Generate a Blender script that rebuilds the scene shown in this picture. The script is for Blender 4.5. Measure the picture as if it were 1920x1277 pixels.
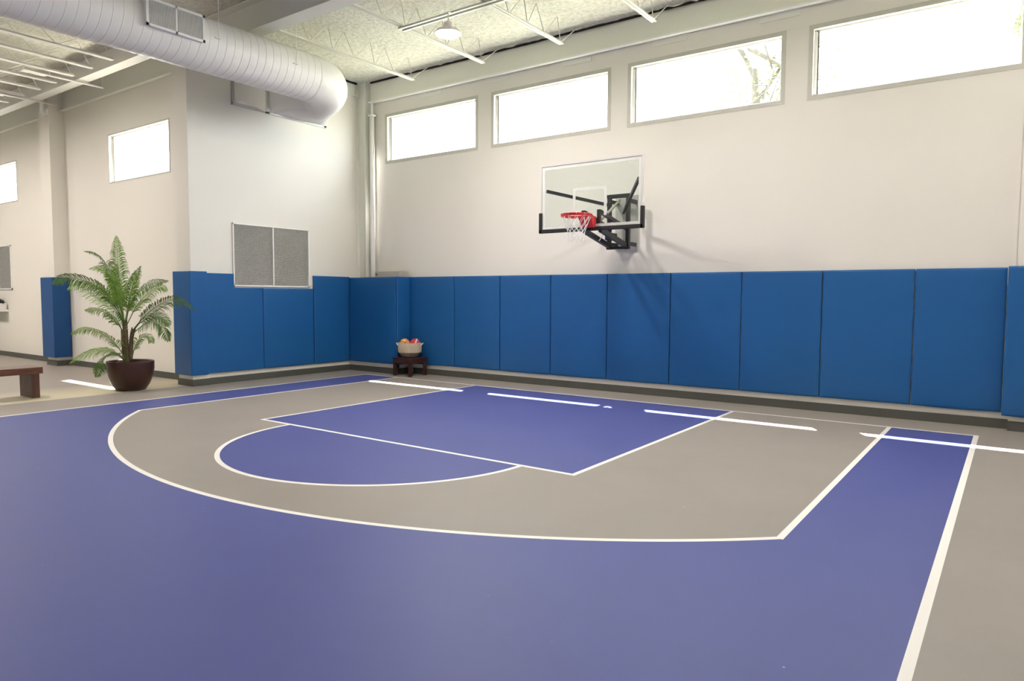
import bpy, bmesh, math, random
from mathutils import Vector, Matrix
random.seed(7)
for o in list(bpy.data.objects): bpy.data.objects.remove(o)
S = bpy.context.scene
COL = S.collection

# ---------------------------------------------------------------- camera
F, YAW, PITCH, ROLL = 1308.67, 0.6248, -0.0638, 0.0051
CAMPOS = Vector((8.6288, -11.0133, 1.6844))
r_ = Vector((math.cos(YAW), math.sin(YAW), 0)); f_ = Vector((-math.sin(YAW), math.cos(YAW), 0)); u_ = Vector((0, 0, 1))
f2 = f_*math.cos(PITCH)+u_*math.sin(PITCH); u2 = u_*math.cos(PITCH)-f_*math.sin(PITCH)
r3 = r_*math.cos(ROLL)+u2*math.sin(ROLL); u3 = u2*math.cos(ROLL)-r_*math.sin(ROLL)
cd = bpy.data.cameras.new('camera'); cam = bpy.data.objects.new('camera', cd); COL.objects.link(cam)
cd.sensor_width = 36; cd.lens = F/1920*36; cd.clip_end = 300
m = Matrix((r3, u3, -f2)).transposed().to_4x4(); m.translation = CAMPOS
cam.matrix_world = m
S.camera = cam

# ---------------------------------------------------------------- world, sun, exposure
S.view_settings.view_transform = 'Standard'; S.view_settings.look = 'None'
S.view_settings.gamma = 1; S.view_settings.use_curve_mapping = False
S.view_settings.exposure = 0.70
w = bpy.data.worlds.new('sky'); S.world = w; w.use_nodes = True
nt = w.node_tree; bg = nt.nodes['Background']
bg.inputs[0].default_value = (0.93, 0.97, 1.0, 1); bg.inputs[1].default_value = 9.5
sl = bpy.data.lights.new('sun', 'SUN'); sl.energy = 55; sl.angle = 0.009; sl.color = (1, 0.96, 0.9)
sun = bpy.data.objects.new('sun', sl); COL.objects.link(sun)
sun.rotation_euler = Vector((-0.9, 1.45, 4.57)).to_track_quat('Z', 'Y').to_euler()
LAMP_W = 60.0

# ---------------------------------------------------------------- node helpers
def mat(name, col, rough=0.6, metal=0.0, bump=0.0, bscale=50, var=0.0, vscale=3, spec=0.5, emit=None):
    M = bpy.data.materials.new(name); M.use_nodes = True
    N = M.node_tree.nodes; L = M.node_tree.links; b = N['Principled BSDF']
    b.inputs['Base Color'].default_value = (*col, 1); b.inputs['Roughness'].default_value = rough
    b.inputs['Metallic'].default_value = metal; b.inputs['Specular IOR Level'].default_value = spec
    tc = N.new('ShaderNodeTexCoord')
    if var:
        n = N.new('ShaderNodeTexNoise'); n.inputs['Scale'].default_value = vscale; n.inputs['Detail'].default_value = 5
        L.new(tc.outputs['Object'], n.inputs['Vector'])
        mx = N.new('ShaderNodeMix'); mx.data_type = 'RGBA'
        mx.inputs[6].default_value = (*[c*(1-var) for c in col], 1); mx.inputs[7].default_value = (*[min(1, c*(1+var)) for c in col], 1)
        L.new(n.outputs['Fac'], mx.inputs[0]); L.new(mx.outputs[2], b.inputs['Base Color'])
    if bump:
        n = N.new('ShaderNodeTexNoise'); n.inputs['Scale'].default_value = bscale; n.inputs['Detail'].default_value = 4
        L.new(tc.outputs['Object'], n.inputs['Vector'])
        bp = N.new('ShaderNodeBump'); bp.inputs['Strength'].default_value = bump; bp.inputs['Distance'].default_value = 0.01
        L.new(n.outputs['Fac'], bp.inputs['Height']); L.new(bp.outputs[0], b.inputs['Normal'])
    if emit:
        b.inputs['Emission Color'].default_value = (*emit[:3], 1); b.inputs['Emission Strength'].default_value = emit[3]
    return M

M = {}
M['wall'] = mat('wall_paint', (0.79, 0.76, 0.70), 0.55, bump=0.05, bscale=60, var=0.015, vscale=1.2)
M['trimpaint'] = mat('window_trim_paint', (0.56, 0.55, 0.49), 0.5)
M['steel'] = mat('painted_steel', (0.80, 0.80, 0.73), 0.45)
M['joist'] = mat('joist_paint', (0.74, 0.73, 0.66), 0.5)
M['white'] = mat('white_paint', (0.86, 0.85, 0.82), 0.4)
M['duct'] = mat('duct_paint', (0.86, 0.84, 0.79), 0.42)
M['base'] = mat('rubber_base', (0.085, 0.087, 0.075), 0.5)
M['gap'] = mat('dark_gap', (0.012, 0.012, 0.012), 0.9)
M['pad'] = mat('blue_vinyl', (0.012, 0.105, 0.315), 0.42, bump=0.12, bscale=90, var=0.05, vscale=2.5, spec=0.35)
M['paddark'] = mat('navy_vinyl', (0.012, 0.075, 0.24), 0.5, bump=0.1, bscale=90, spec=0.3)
M['black'] = mat('black_steel', (0.012, 0.013, 0.017), 0.4)
M['pads'] = mat('black_rubber', (0.010, 0.010, 0.011), 0.6)
M['galv'] = mat('galvanized', (0.55, 0.55, 0.52), 0.35, metal=0.6, var=0.15, vscale=8)
M['red'] = mat('red_enamel', (0.62, 0.03, 0.035), 0.3)
M['net'] = mat('net_cord', (0.85, 0.85, 0.84), 0.8)
M['silver'] = mat('silver_frame', (0.70, 0.69, 0.68), 0.35, metal=0.35)
M['beige'] = mat('beige_metal', (0.42, 0.39, 0.33), 0.4)
M['chrome'] = mat('chrome', (0.8, 0.8, 0.8), 0.15, metal=1)
M['ivory'] = mat('ivory_rubber', (0.8, 0.72, 0.42), 0.6)
M['trunk'] = mat('palm_trunk', (0.13, 0.10, 0.045), 0.8, bump=0.8, bscale=40, var=0.35, vscale=18)
M['petiole'] = mat('palm_petiole', (0.16, 0.17, 0.06), 0.6)
M['pot'] = mat('brown_glazed_pot', (0.050, 0.018, 0.012), 0.33, var=0.08, vscale=6)
M['soil'] = mat('soil', (0.03, 0.02, 0.012), 0.95, bump=1, bscale=30)
M['meshdark'] = mat('duct_void', (0.012, 0.012, 0.012), 0.8)
M['meshwire'] = mat('expanded_metal', (0.72, 0.71, 0.67), 0.45)
M['rope'] = mat('woven_rope', (0.58, 0.48, 0.37), 0.85, bump=1.0, bscale=120, var=0.25, vscale=60)
M['ropedark'] = mat('woven_grey_rope', (0.20, 0.165, 0.13), 0.85, bump=1.0, bscale=120, var=0.2, vscale=60)
M['bark'] = mat('bark', (0.045, 0.04, 0.03), 0.9, bump=1, bscale=12, var=0.3, vscale=5)
M['outleaf'] = mat('outdoor_leaf', (0.07, 0.08, 0.028), 0.7)
M['ground'] = mat('lawn_and_pavement', (0.27, 0.27, 0.21), 0.9)
M['plantdark'] = mat('dark_leaf', (0.008, 0.010, 0.007), 0.6)

def wood(name, c1, c2, rough, axis):
    m_ = bpy.data.materials.new(name); m_.use_nodes = True; N = m_.node_tree.nodes; L = m_.node_tree.links
    b = N['Principled BSDF']; b.inputs['Roughness'].default_value = rough
    tc = N.new('ShaderNodeTexCoord'); mp = N.new('ShaderNodeMapping')
    sc = [14, 14, 14]; sc[axis] = 1.2
    mp.inputs['Scale'].default_value = sc
    n = N.new('ShaderNodeTexNoise'); n.inputs['Scale'].default_value = 2.2; n.inputs['Detail'].default_value = 6; n.inputs['Distortion'].default_value = 0.6
    rp = N.new('ShaderNodeValToRGB'); rp.color_ramp.elements[0].position = 0.3; rp.color_ramp.elements[1].position = 0.72
    rp.color_ramp.elements[0].color = (*c1, 1); rp.color_ramp.elements[1].color = (*c2, 1)
    L.new(tc.outputs['Object'], mp.inputs[0]); L.new(mp.outputs[0], n.inputs['Vector']); L.new(n.outputs['Fac'], rp.inputs[0])
    L.new(rp.outputs[0], b.inputs['Base Color']); return m_
M['walnut'] = wood('walnut_plank', (0.065, 0.020, 0.010), (0.17, 0.062, 0.032), 0.35, 1)
M['walnut_leg'] = wood('walnut_slab', (0.045, 0.018, 0.011), (0.13, 0.048, 0.027), 0.4, 2)
M['mahog'] = wood('dark_mahogany', (0.022, 0.007, 0.005), (0.075, 0.022, 0.014), 0.35, 0)

def leafmat(name, col):
    m_ = bpy.data.materials.new(name); m_.use_nodes = True; N = m_.node_tree.nodes; L = m_.node_tree.links
    b = N['Principled BSDF']; b.inputs['Roughness'].default_value = 0.42
    tc = N.new('ShaderNodeTexCoord'); n = N.new('ShaderNodeTexNoise'); n.inputs['Scale'].default_value = 11
    rp = N.new('ShaderNodeValToRGB')
    rp.color_ramp.elements[0].color = (col[0]*.3, col[1]*.36, col[2]*.4, 1); rp.color_ramp.elements[1].color = (min(1, col[0]*1.7), min(1, col[1]*1.45), col[2]*1.3, 1)
    L.new(tc.outputs['Object'], n.inputs['Vector']); L.new(n.outputs['Fac'], rp.inputs[0]); L.new(rp.outputs[0], b.inputs['Base Color'])
    tr = N.new('ShaderNodeBsdfTranslucent'); L.new(rp.outputs[0], tr.inputs['Color'])
    mx = N.new('ShaderNodeMixShader'); mx.inputs[0].default_value = 0.28
    L.new(b.outputs[0], mx.inputs[1]); L.new(tr.outputs[0], mx.inputs[2]); L.new(mx.outputs[0], N['Material Output'].inputs[0]); return m_
M['leaf'] = leafmat('palm_leaf', (0.19, 0.36, 0.06))
M['leafdeep'] = leafmat('palm_leaf_deep', (0.10, 0.22, 0.045))

def glassmat(name, refl, tint):
    m_ = bpy.data.materials.new(name); m_.use_nodes = True; N = m_.node_tree.nodes; L = m_.node_tree.links
    N.remove(N['Principled BSDF'])
    t = N.new('ShaderNodeBsdfTransparent'); t.inputs[0].default_value = (*tint, 1)
    g = N.new('ShaderNodeBsdfGlossy'); g.inputs['Roughness'].default_value = 0.02
    fr = N.new('ShaderNodeFresnel')
    ge = N.new('ShaderNodeNewGeometry'); mr = N.new('ShaderNodeMapRange'); mr.inputs['To Min'].default_value = 1.45; mr.inputs['To Max'].default_value = 1/1.45
    L.new(ge.outputs['Backfacing'], mr.inputs['Value']); L.new(mr.outputs[0], fr.inputs[0])
    ml = N.new('ShaderNodeMath'); ml.operation = 'MULTIPLY'; ml.inputs[1].default_value = refl
    mx = N.new('ShaderNodeMixShader'); L.new(fr.outputs[0], ml.inputs[0]); L.new(ml.outputs[0], mx.inputs[0])
    L.new(t.outputs[0], mx.inputs[1]); L.new(g.outputs[0], mx.inputs[2]); L.new(mx.outputs[0], N['Material Output'].inputs[0]); return m_
M['glass'] = glassmat('window_glass', 1.0, (0.97, 0.99, 0.98))
M['boardglass'] = glassmat('backboard_glass', 1.0, (0.93, 0.96, 0.95))

# sprayed foam ceiling
def foam():
    m_ = bpy.data.materials.new('sprayed_foam'); m_.use_nodes = True; N = m_.node_tree.nodes; L = m_.node_tree.links
    b = N['Principled BSDF']; b.inputs['Roughness'].default_value = 0.95; b.inputs['Specular IOR Level'].default_value = 0.1
    tc = N.new('ShaderNodeTexCoord'); mp = N.new('ShaderNodeMapping'); mp.inputs['Scale'].default_value = (1, 0.8, 1)
    n = N.new('ShaderNodeTexNoise'); n.inputs['Scale'].default_value = 14; n.inputs['Detail'].default_value = 6; n.inputs['Roughness'].default_value = 0.65
    n2 = N.new('ShaderNodeTexNoise'); n2.inputs['Scale'].default_value = 0.9; n2.inputs['Detail'].default_value = 3
    L.new(tc.outputs['Object'], mp.inputs[0]); L.new(mp.outputs[0], n.inputs['Vector']); L.new(tc.outputs['Object'], n2.inputs['Vector'])
    rp = N.new('ShaderNodeValToRGB'); rp.color_ramp.elements[0].position = 0.3; rp.color_ramp.elements[1].position = 0.6
    rp.color_ramp.elements[0].color = (0.72, 0.69, 0.56, 1); rp.color_ramp.elements[1].color = (0.93, 0.92, 0.84, 1)
    L.new(n.outputs['Fac'], rp.inputs[0])
    mx = N.new('ShaderNodeMix'); mx.data_type = 'RGBA'; mx.blend_type = 'MULTIPLY'; mx.inputs[0].default_value = 0.2
    L.new(rp.outputs[0], mx.inputs[6]); L.new(n2.outputs['Fac'], mx.inputs[7]); L.new(mx.outputs[2], b.inputs['Base Color'])
    bp = N.new('ShaderNodeBump'); bp.inputs['Strength'].default_value = 1; bp.inputs['Distance'].default_value = 0.05
    L.new(n.outputs['Fac'], bp.inputs['Height']); L.new(bp.outputs[0], b.inputs['Normal']); return m_
M['foam'] = foam()

# painted court: signed distances in metres on the floor plane
XC, B0, KL, TW, TY, FR, SL, SR, AC, KH = 2.8603, -0.7969, 4.5977, 4.4926, -6.0148, 1.8368, -2.5747, 8.2962, -1.3452, 2.438
def court():
    m_ = bpy.data.materials.new('court_paint'); m_.use_nodes = True; N = m_.node_tree.nodes; L = m_.node_tree.links
    b = N['Principled BSDF']
    tc = N.new('ShaderNodeTexCoord'); sp = N.new('ShaderNodeSeparateXYZ'); L.new(tc.outputs['Object'], sp.inputs[0])
    X, Y = sp.outputs[0], sp.outputs[1]
    def op(o, a, c=0.0, d=None):
        n = N.new('ShaderNodeMath'); n.operation = o
        for i, v in enumerate((a, c) if d is None else (a, c, d)):
            if isinstance(v, (int, float)): n.inputs[i].default_value = v
            else: L.new(v, n.inputs[i])
        return n.outputs[0]
    def inside(sd, t=0.0): return op('LESS_THAN', sd, t)
    def line(sd, hw=0.026): return op('LESS_THAN', op('ABSOLUTE', sd), hw)
    def dist(cx, cy):
        dx = op('SUBTRACT', X, cx); dy = op('SUBTRACT', Y, cy)
        return op('SQRT', op('ADD', op('MULTIPLY', dx, dx), op('MULTIPLY', dy, dy)))
    ax = op('ABSOLUTE', op('SUBTRACT', X, XC))
    above = op('SUBTRACT', Y, B0)
    cw = (SR-SL)/2; cc = (SR+SL)/2
    sdc = op('MAXIMUM', op('SUBTRACT', op('ABSOLUTE', op('SUBTRACT', X, cc)), cw), above)
    sd3 = op('MAXIMUM', op('SUBTRACT', ax, TW), op('MINIMUM', op('SUBTRACT', TY, Y), op('SUBTRACT', dist(XC, AC), math.hypot(TW, TY-AC))))
    yf = B0-KL
    sdk = op('MAXIMUM', op('SUBTRACT', ax, KH), op('SUBTRACT', yf, Y))
    sdf = op('SUBTRACT', dist(XC, yf), FR)
    below = inside(Y, yf) if False else op('LESS_THAN', Y, yf)
    inc = inside(sdc)
    key = inside(sdk); fc = op('MULTIPLY', inside(sdf), below)
    grey3 = inside(sd3)
    blue = op('MULTIPLY', inc, op('MAXIMUM', op('SUBTRACT', 1.0, grey3), op('MAXIMUM', key, fc)))
    ln = line(sdc, 0.027)
    for q in (op('MULTIPLY', line(sd3), inside(above)), op('MULTIPLY', line(sdk), inside(above)),
              op('MULTIPLY', line(sdf), below)):
        ln = op('MAXIMUM', ln, q)
    # colours with worn cloudy variation
    n1 = N.new('ShaderNodeTexNoise'); n1.inputs['Scale'].default_value = 1.3; n1.inputs['Detail'].default_value = 5; n1.inputs['Roughness'].default_value = 0.6
    n2 = N.new('ShaderNodeTexNoise'); n2.inputs['Scale'].default_value = 120; n2.inputs['Detail'].default_value = 2
    L.new(tc.outputs['Object'], n1.inputs['Vector']); L.new(tc.outputs['Object'], n2.inputs['Vector'])
    def mix(f, a, c):
        n = N.new('ShaderNodeMix'); n.data_type = 'RGBA'
        for i, v in ((0, f), (6, a), (7, c)):
            if isinstance(v, tuple): n.inputs[i].default_value = (*v, 1)
            else: L.new(v, n.inputs[i])
        return n.outputs[2]
    g = mix(n1.outputs['Fac'], (0.262, 0.232, 0.203), (0.345, 0.308, 0.272))
    bl = mix(n1.outputs['Fac'], (0.058, 0.068, 0.240), (0.090, 0.106, 0.315))
    # pale cream floor strip left of the jog, fading out to the left
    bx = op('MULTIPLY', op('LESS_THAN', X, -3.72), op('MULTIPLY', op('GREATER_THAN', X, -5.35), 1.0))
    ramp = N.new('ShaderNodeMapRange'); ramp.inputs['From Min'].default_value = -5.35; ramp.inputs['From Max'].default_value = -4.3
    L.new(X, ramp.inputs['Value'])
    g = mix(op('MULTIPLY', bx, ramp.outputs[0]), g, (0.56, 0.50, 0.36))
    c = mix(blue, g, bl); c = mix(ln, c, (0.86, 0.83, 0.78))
    # chalk specks
    sp_ = N.new('ShaderNodeTexNoise'); sp_.inputs['Scale'].default_value = 16; sp_.inputs['Detail'].default_value = 1
    L.new(tc.outputs['Object'], sp_.inputs['Vector'])
    c = mix(op('MULTIPLY', op('GREATER_THAN', sp_.outputs['Fac'], 0.83), 0.35), c, (0.75, 0.75, 0.75))
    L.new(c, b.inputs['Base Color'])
    rr = N.new('ShaderNodeMapRange'); rr.inputs['To Min'].default_value = 0.42; rr.inputs['To Max'].default_value = 0.56
    L.new(n1.outputs['Fac'], rr.inputs['Value']); L.new(rr.outputs[0], b.inputs['Roughness'])
    b.inputs['Specular IOR Level'].default_value = 0.26
    bp = N.new('ShaderNodeBump'); bp.inputs['Strength'].default_value = 0.15; bp.inputs['Distance'].default_value = 0.002
    L.new(n2.outputs['Fac'], bp.inputs['Height']); L.new(bp.outputs[0], b.inputs['Normal'])
    return m_
M['court'] = court()

# ---------------------------------------------------------------- mesh helpers
def link(name, bm, m_, parent=None, smooth=False, bevel=0, seg=2):
    bmesh.ops.recalc_face_normals(bm, faces=bm.faces)
    me = bpy.data.meshes.new(name); bm.to_mesh(me); bm.free(); me.materials.append(m_)
    if smooth:
        for p in me.polygons: p.use_smooth = True
    o = bpy.data.objects.new(name, me); COL.objects.link(o)
    if parent: o.parent = parent
    if bevel:
        md = o.modifiers.new('bevel', 'BEVEL'); md.width = bevel; md.segments = seg; md.limit_method = 'ANGLE'
        for p in me.polygons: p.use_smooth = True
        try:
            md.harden_normals = True
        except Exception: pass
    return o
def root(name, loc, label, cat, group=None, kind=None):
    o = bpy.data.objects.new(name, None); COL.objects.link(o); o.location = loc; o.empty_display_size = 0.1
    return tag(o, label, cat, group, kind)
def tag(o, label=None, cat=None, group=None, kind=None):
    if label: o['label'] = label
    if cat: o['category'] = cat
    if group: o['group'] = group
    if kind: o['kind'] = kind
    return o
def struct(name, bm, m_, label, cat, **k): return tag(link(name, bm, m_, **k), label, cat, kind='structure')
def box(bm, a, b_):
    x0, y0, z0 = a; x1, y1, z1 = b_
    v = [bm.verts.new(p) for p in ((x0, y0, z0), (x1, y0, z0), (x1, y1, z0), (x0, y1, z0), (x0, y0, z1), (x1, y0, z1), (x1, y1, z1), (x0, y1, z1))]
    for f in ((0, 3, 2, 1), (4, 5, 6, 7), (0, 1, 5, 4), (1, 2, 6, 5), (2, 3, 7, 6), (3, 0, 4, 7)): bm.faces.new([v[i] for i in f])
    return bm
def B(a, b_): return box(bmesh.new(), a, b_)
def prism(bm, pts, axis, lo, hi):
    """polygon pts (2D) extruded along axis: 0=x (pts are y,z), 1=y (pts are x,z), 2=z (pts are x,y)"""
    def P(p, t): return {0: (t, p[0], p[1]), 1: (p[0], t, p[1]), 2: (p[0], p[1], t)}[axis]
    a = [bm.verts.new(P(p, lo)) for p in pts]; c = [bm.verts.new(P(p, hi)) for p in pts]
    bm.faces.new(a); bm.faces.new(c[::-1]); n = len(pts)
    for i in range(n): bm.faces.new([a[i], a[(i+1) % n], c[(i+1) % n], c[i]])
    return bm
def frame_of(d):
    d = d.normalized(); a = Vector((0, 0, 1)) if abs(d.z) < 0.9 else Vector((0, 1, 0))
    s = d.cross(a).normalized(); return s, s.cross(d).normalized()
def bar(bm, p, q, wx, wz=None):
    """rectangular bar between two points; wx across, wz the other way"""
    wz = wz or wx; p = Vector(p); q = Vector(q); s, t = frame_of(q-p)
    v = [bm.verts.new(c+s*i*wx/2+t*j*wz/2) for c in (p, q) for i, j in ((-1, -1), (1, -1), (1, 1), (-1, 1))]
    for f in ((0, 1, 2, 3), (7, 6, 5, 4), (0, 4, 5, 1), (1, 5, 6, 2), (2, 6, 7, 3), (3, 7, 4, 0)): bm.faces.new([v[i] for i in f])
    return bm
def tube(bm, pts, r, n=8, caps=True):
    pts = [Vector(p) for p in pts]; rs = r if isinstance(r, (list, tuple)) else [r]*len(pts); rings = []
    s0 = None
    for i, p in enumerate(pts):
        d = (pts[min(i+1, len(pts)-1)]-pts[max(i-1, 0)])
        if s0 is None: s, t = frame_of(d)
        else:
            d = d.normalized(); s = (s0-d*s0.dot(d)).normalized(); t = s.cross(d).normalized()
        s0 = s
        rings.append([bm.verts.new(p+(s*math.cos(2*math.pi*k/n)+t*math.sin(2*math.pi*k/n))*rs[i]) for k in range(n)])
    for a, c in zip(rings, rings[1:]):
        for k in range(n): bm.faces.new([a[k], a[(k+1) % n], c[(k+1) % n], c[k]])
    if caps and n > 2: bm.faces.new(rings[0][::-1]); bm.faces.new(rings[-1])
    return bm
def lathe(bm, prof, c=(0, 0, 0), n=40):
    rings = [[bm.verts.new((c[0]+r*math.cos(2*math.pi*k/n), c[1]+r*math.sin(2*math.pi*k/n), c[2]+z)) for k in range(n)] if r > 1e-6 else [bm.verts.new((c[0], c[1], c[2]+z))] for r, z in prof]
    for a, d in zip(rings, rings[1:]):
        for k in range(n):
            k2 = (k+1) % n
            if len(a) == 1 and len(d) > 1: bm.faces.new([a[0], d[k2], d[k]])
            elif len(d) == 1 and len(a) > 1: bm.faces.new([a[k], a[k2], d[0]])
            elif len(a) > 1: bm.faces.new([a[k], a[k2], d[k2], d[k]])
    return bm

# ---------------------------------------------------------------- the room shell
XJ, YC = -3.55, -3.75          # the jog wall's face, the far left wall's face
XR, YN, XL = 12.0, -17.0, -19.0
ZT = 6.40; TH = 0.13
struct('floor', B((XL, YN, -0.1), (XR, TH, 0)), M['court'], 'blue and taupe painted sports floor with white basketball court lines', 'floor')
ZCL = 6.42
bm = B((XL-.2, YN-.2, ZCL), (XR+.2, YC+TH, ZCL+0.2)); box(bm, (XJ-.2, YC+TH, ZCL), (XR+.2, TH, ZCL+0.2))
struct('ceiling', bm, M['foam'], 'rough cream sprayed foam ceiling above the steel joists', 'ceiling')
WZB, WZT = 4.571, 5.643
wins = [(-2.779, -0.173), (0.160, 2.775), (3.096, 5.692), (6.012, 8.62)]
M_ = 0.065                     # trim band around each opening
def wall_with_holes(x0, x1, y0, y1, zt, holes):
    bm = bmesh.new(); x = x0
    for a, c, zb, zz in holes:
        box(bm, (x, y0, 0), (a, y1, zt)); box(bm, (a, y0, 0), (c, y1, zb)); box(bm, (a, y0, zz), (c, y1, zt)); x = c
    box(bm, (x, y0, 0), (x1, y1, zt)); return bm
holes = [(a+M_, c-M_, WZB+M_, WZT-M_) for a, c in wins] + [(8.95, 11.5, WZB+M_, WZT-M_)]
struct('wall_back', wall_with_holes(XJ-.2, XR, 0, TH, ZT, holes), M['wall'], 'tall cream wall behind the hoop with a row of high windows', 'wall')
struct('wall_left', B((XJ-.2, YC-.055, 0), (XJ, 0, ZT)), M['wall'], 'pale cream side wall above the vent grille, left of the corner', 'wall')
lw = [(-7.33, -4.82), (-14.85, -12.29)]; LZB, LZT = 4.05, 5.09
struct('wall_far_left', wall_with_holes(XL, XJ-.2, YC, YC+TH, ZT, [(a+.03, c-.03, LZB+.03, LZT-.03) for a, c in reversed(lw)]), M['wall'], 'cream wall behind the potted palm at the left', 'wall')
struct('wall_right', B((XR, YN, 0), (XR+.2, TH, ZT)), M['wall'], 'cream wall on the right', 'wall')
struct('wall_near', B((XL, YN-.2, 0), (XR, YN, ZT)), M['wall'], 'cream wall behind the viewer', 'wall')
struct('wall_end', B((XL-.2, YN, 0), (XL, YC+TH, ZT)), M['wall'], 'cream wall at the far left end', 'wall')

def window(i, a, c, zb, zt, y, mg, label, thick):
    t = root('window_%d' % i, ((a+c)/2, y, zb), label, 'window', kind='structure')
    ox, oz = (a+c)/2, zb
    bm = bmesh.new(); e = 0.006
    for p, q in (((a, y-e, zb), (a+mg, y+.0, zt)), ((c-mg, y-e, zb), (c, y, zt)), ((a+mg, y-e, zb), (c-mg, y, zb+mg)), ((a+mg, y-e, zt-mg), (c-mg, y, zt))):
        box(bm, p, q)
    bmesh.ops.translate(bm, verts=bm.verts, vec=(-ox, -y, -oz)); link('window_trim', bm, M['trimpaint'], t)
    yg = y+0.07; bm = bmesh.new(); k = 0.025; a2, c2, b2, t2 = a+mg, c-mg, zb+mg, zt-mg
    for p, q in (((a2, yg, b2), (a2+.05, yg+.045, t2)), ((c2-k, yg, b2), (c2, yg+.045, t2)), ((a2+k, yg, b2), (c2-k, yg+.045, b2+k)), ((a2+k, yg, t2-k), (c2-k, yg+.045, t2))):
        box(bm, p, q)
    bmesh.ops.translate(bm, verts=bm.verts, vec=(-ox, -y, -oz)); link('window_frame', bm, M['white'], t)
    bm = B((a2+.046-ox, .066, b2+k-oz), (a2+.064-ox, .072, t2-k-oz)); link('glazing_seal', bm, M['black'], t)
    bm = B((a2+.05-ox, .09, b2+k-oz), (c2-k-ox, .096, t2-k-oz)); link('pane', bm, M['glass'], t)
names_w = ['high window nearest the room corner', 'second high window from the corner, above the hoop at left', 'high window showing a pale tree outside', 'large high window at the right edge']
for i, (a, c) in enumerate(wins): window(i+1, a, c, WZB, WZT, 0, M_, names_w[i], TH)
window(5, 8.90, 11.55, WZB, WZT, 0, M_, 'high window beyond the right edge', TH)
window(6, lw[0][0], lw[0][1], LZB, LZT, YC, .03, 'square looking high window above the potted palm', TH)
window(7, lw[1][0], lw[1][1], LZB, LZT, YC, .03, 'high window cut by the left edge of the view', TH)

# rubber wall base
BH = 0.125
struct('baseboard_back', B((-1.95, -0.015, 0), (8.6, 0, BH)), M['base'], 'dark grey rubber base along the wall under the blue pads', 'baseboard')
struct('baseboard_left', B((XJ, YC-.055, 0), (XJ+.015, -0.42, BH)), M['base'], 'dark grey rubber base under the vent grille wall', 'baseboard')
struct('baseboard_far_left', B((XL, YC-.015, 0), (-4.0, YC, BH)), M['base'], 'dark grey rubber base behind the potted palm', 'baseboard')
# corner box: stud wall behind the pads
bm = bmesh.new(); box(bm, (XJ+.015, -0.40, 0), (-2.03, -0.34, 0.30)); box(bm, (-2.09, -0.40, 0), (-2.03, 0, 0.30))
struct('wall_corner_box', bm, M['wall'], 'low cream plinth under the corner box of blue pads', 'wall')
bm = bmesh.new(); box(bm, (XJ+.015, -0.415, 0), (-2.015, -0.40, BH)); box(bm, (-2.03, -0.40, 0), (-2.015, -.015, BH))
struct('baseboard_corner', bm, M['base'], 'dark rubber base around the corner box behind the stool', 'baseboard')

# columns
struct('wall_column_corner', B((-4.0, -4.13, 0), (-3.515, YC-.055, ZT)), M['wall'], 'square cream column at the end of the vent grille wall', 'column')
struct('baseboard_column', B((-4.015, -4.145, 0), (-3.50, YC-.055, BH)), M['base'], 'dark rubber base wrapped around the column by the palm', 'baseboard')
struct('wall_column_far', B((-9.98, -4.06, 0), (-9.46, YC, ZT)), M['wall'], 'slim cream pilaster on the wall left of the palm', 'column')
struct('baseboard_pilaster', B((-9.995, -4.075, 0), (-9.445, YC-.02, BH)), M['base'], 'dark rubber base around the far pilaster', 'baseboard')
struct('wall_column_right', B((8.62, -0.14, 0), (9.2, 0, 4.2)), M['wall'], 'shallow cream pier at the right edge', 'column')
struct('baseboard_right', B((8.6, -0.16, 0), (9.22, -0.14, BH)), M['base'], 'dark rubber base of the pier at the right edge', 'baseboard')
# steel in the corner of the room
bm = bmesh.new(); box(bm, (-3.55, -0.16, 0), (-3.53, 0, ZT)); box(bm, (-3.53, -0.09, 0), (-3.27, -0.075, ZT)); box(bm, (-3.27, -0.16, 0), (-3.25, 0, ZT))
struct('trim_1', bm, M['steel'], 'painted steel column standing in the room corner', 'steel column')
# eave beam along the windows
bm = bmesh.new(); box(bm, (-3.2, -0.012, 5.95), (XR, 0, 6.34)); struct('trim_8', B((-3.2, -0.11, 5.925), (XR, -.012, 5.958)), M['white'], 'bright narrow steel ledge above the high windows', 'steel beam')
struct('trim_2', bm, M['steel'], 'painted steel beam with a ledge running above the high windows', 'steel beam')
bm = bmesh.new(); box(bm, (XJ, -2.9, 6.12), (XJ+.012, -0.2, 6.36)); box(bm, (XJ, -2.9, 6.10), (XJ+.10, -0.16, 6.12))
struct('trim_3', bm, M['steel'], 'short painted steel beam above the vent grille wall', 'steel beam')
bm = bmesh.new(); box(bm, (XL, YC-.012, 5.90), (-4.0, YC, 6.30)); box(bm, (XL, YC-.09, 5.885), (-4.0, YC, 5.905))
struct('trim_4', bm, M['steel'], 'painted steel ledge above the left windows', 'steel beam')
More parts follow.
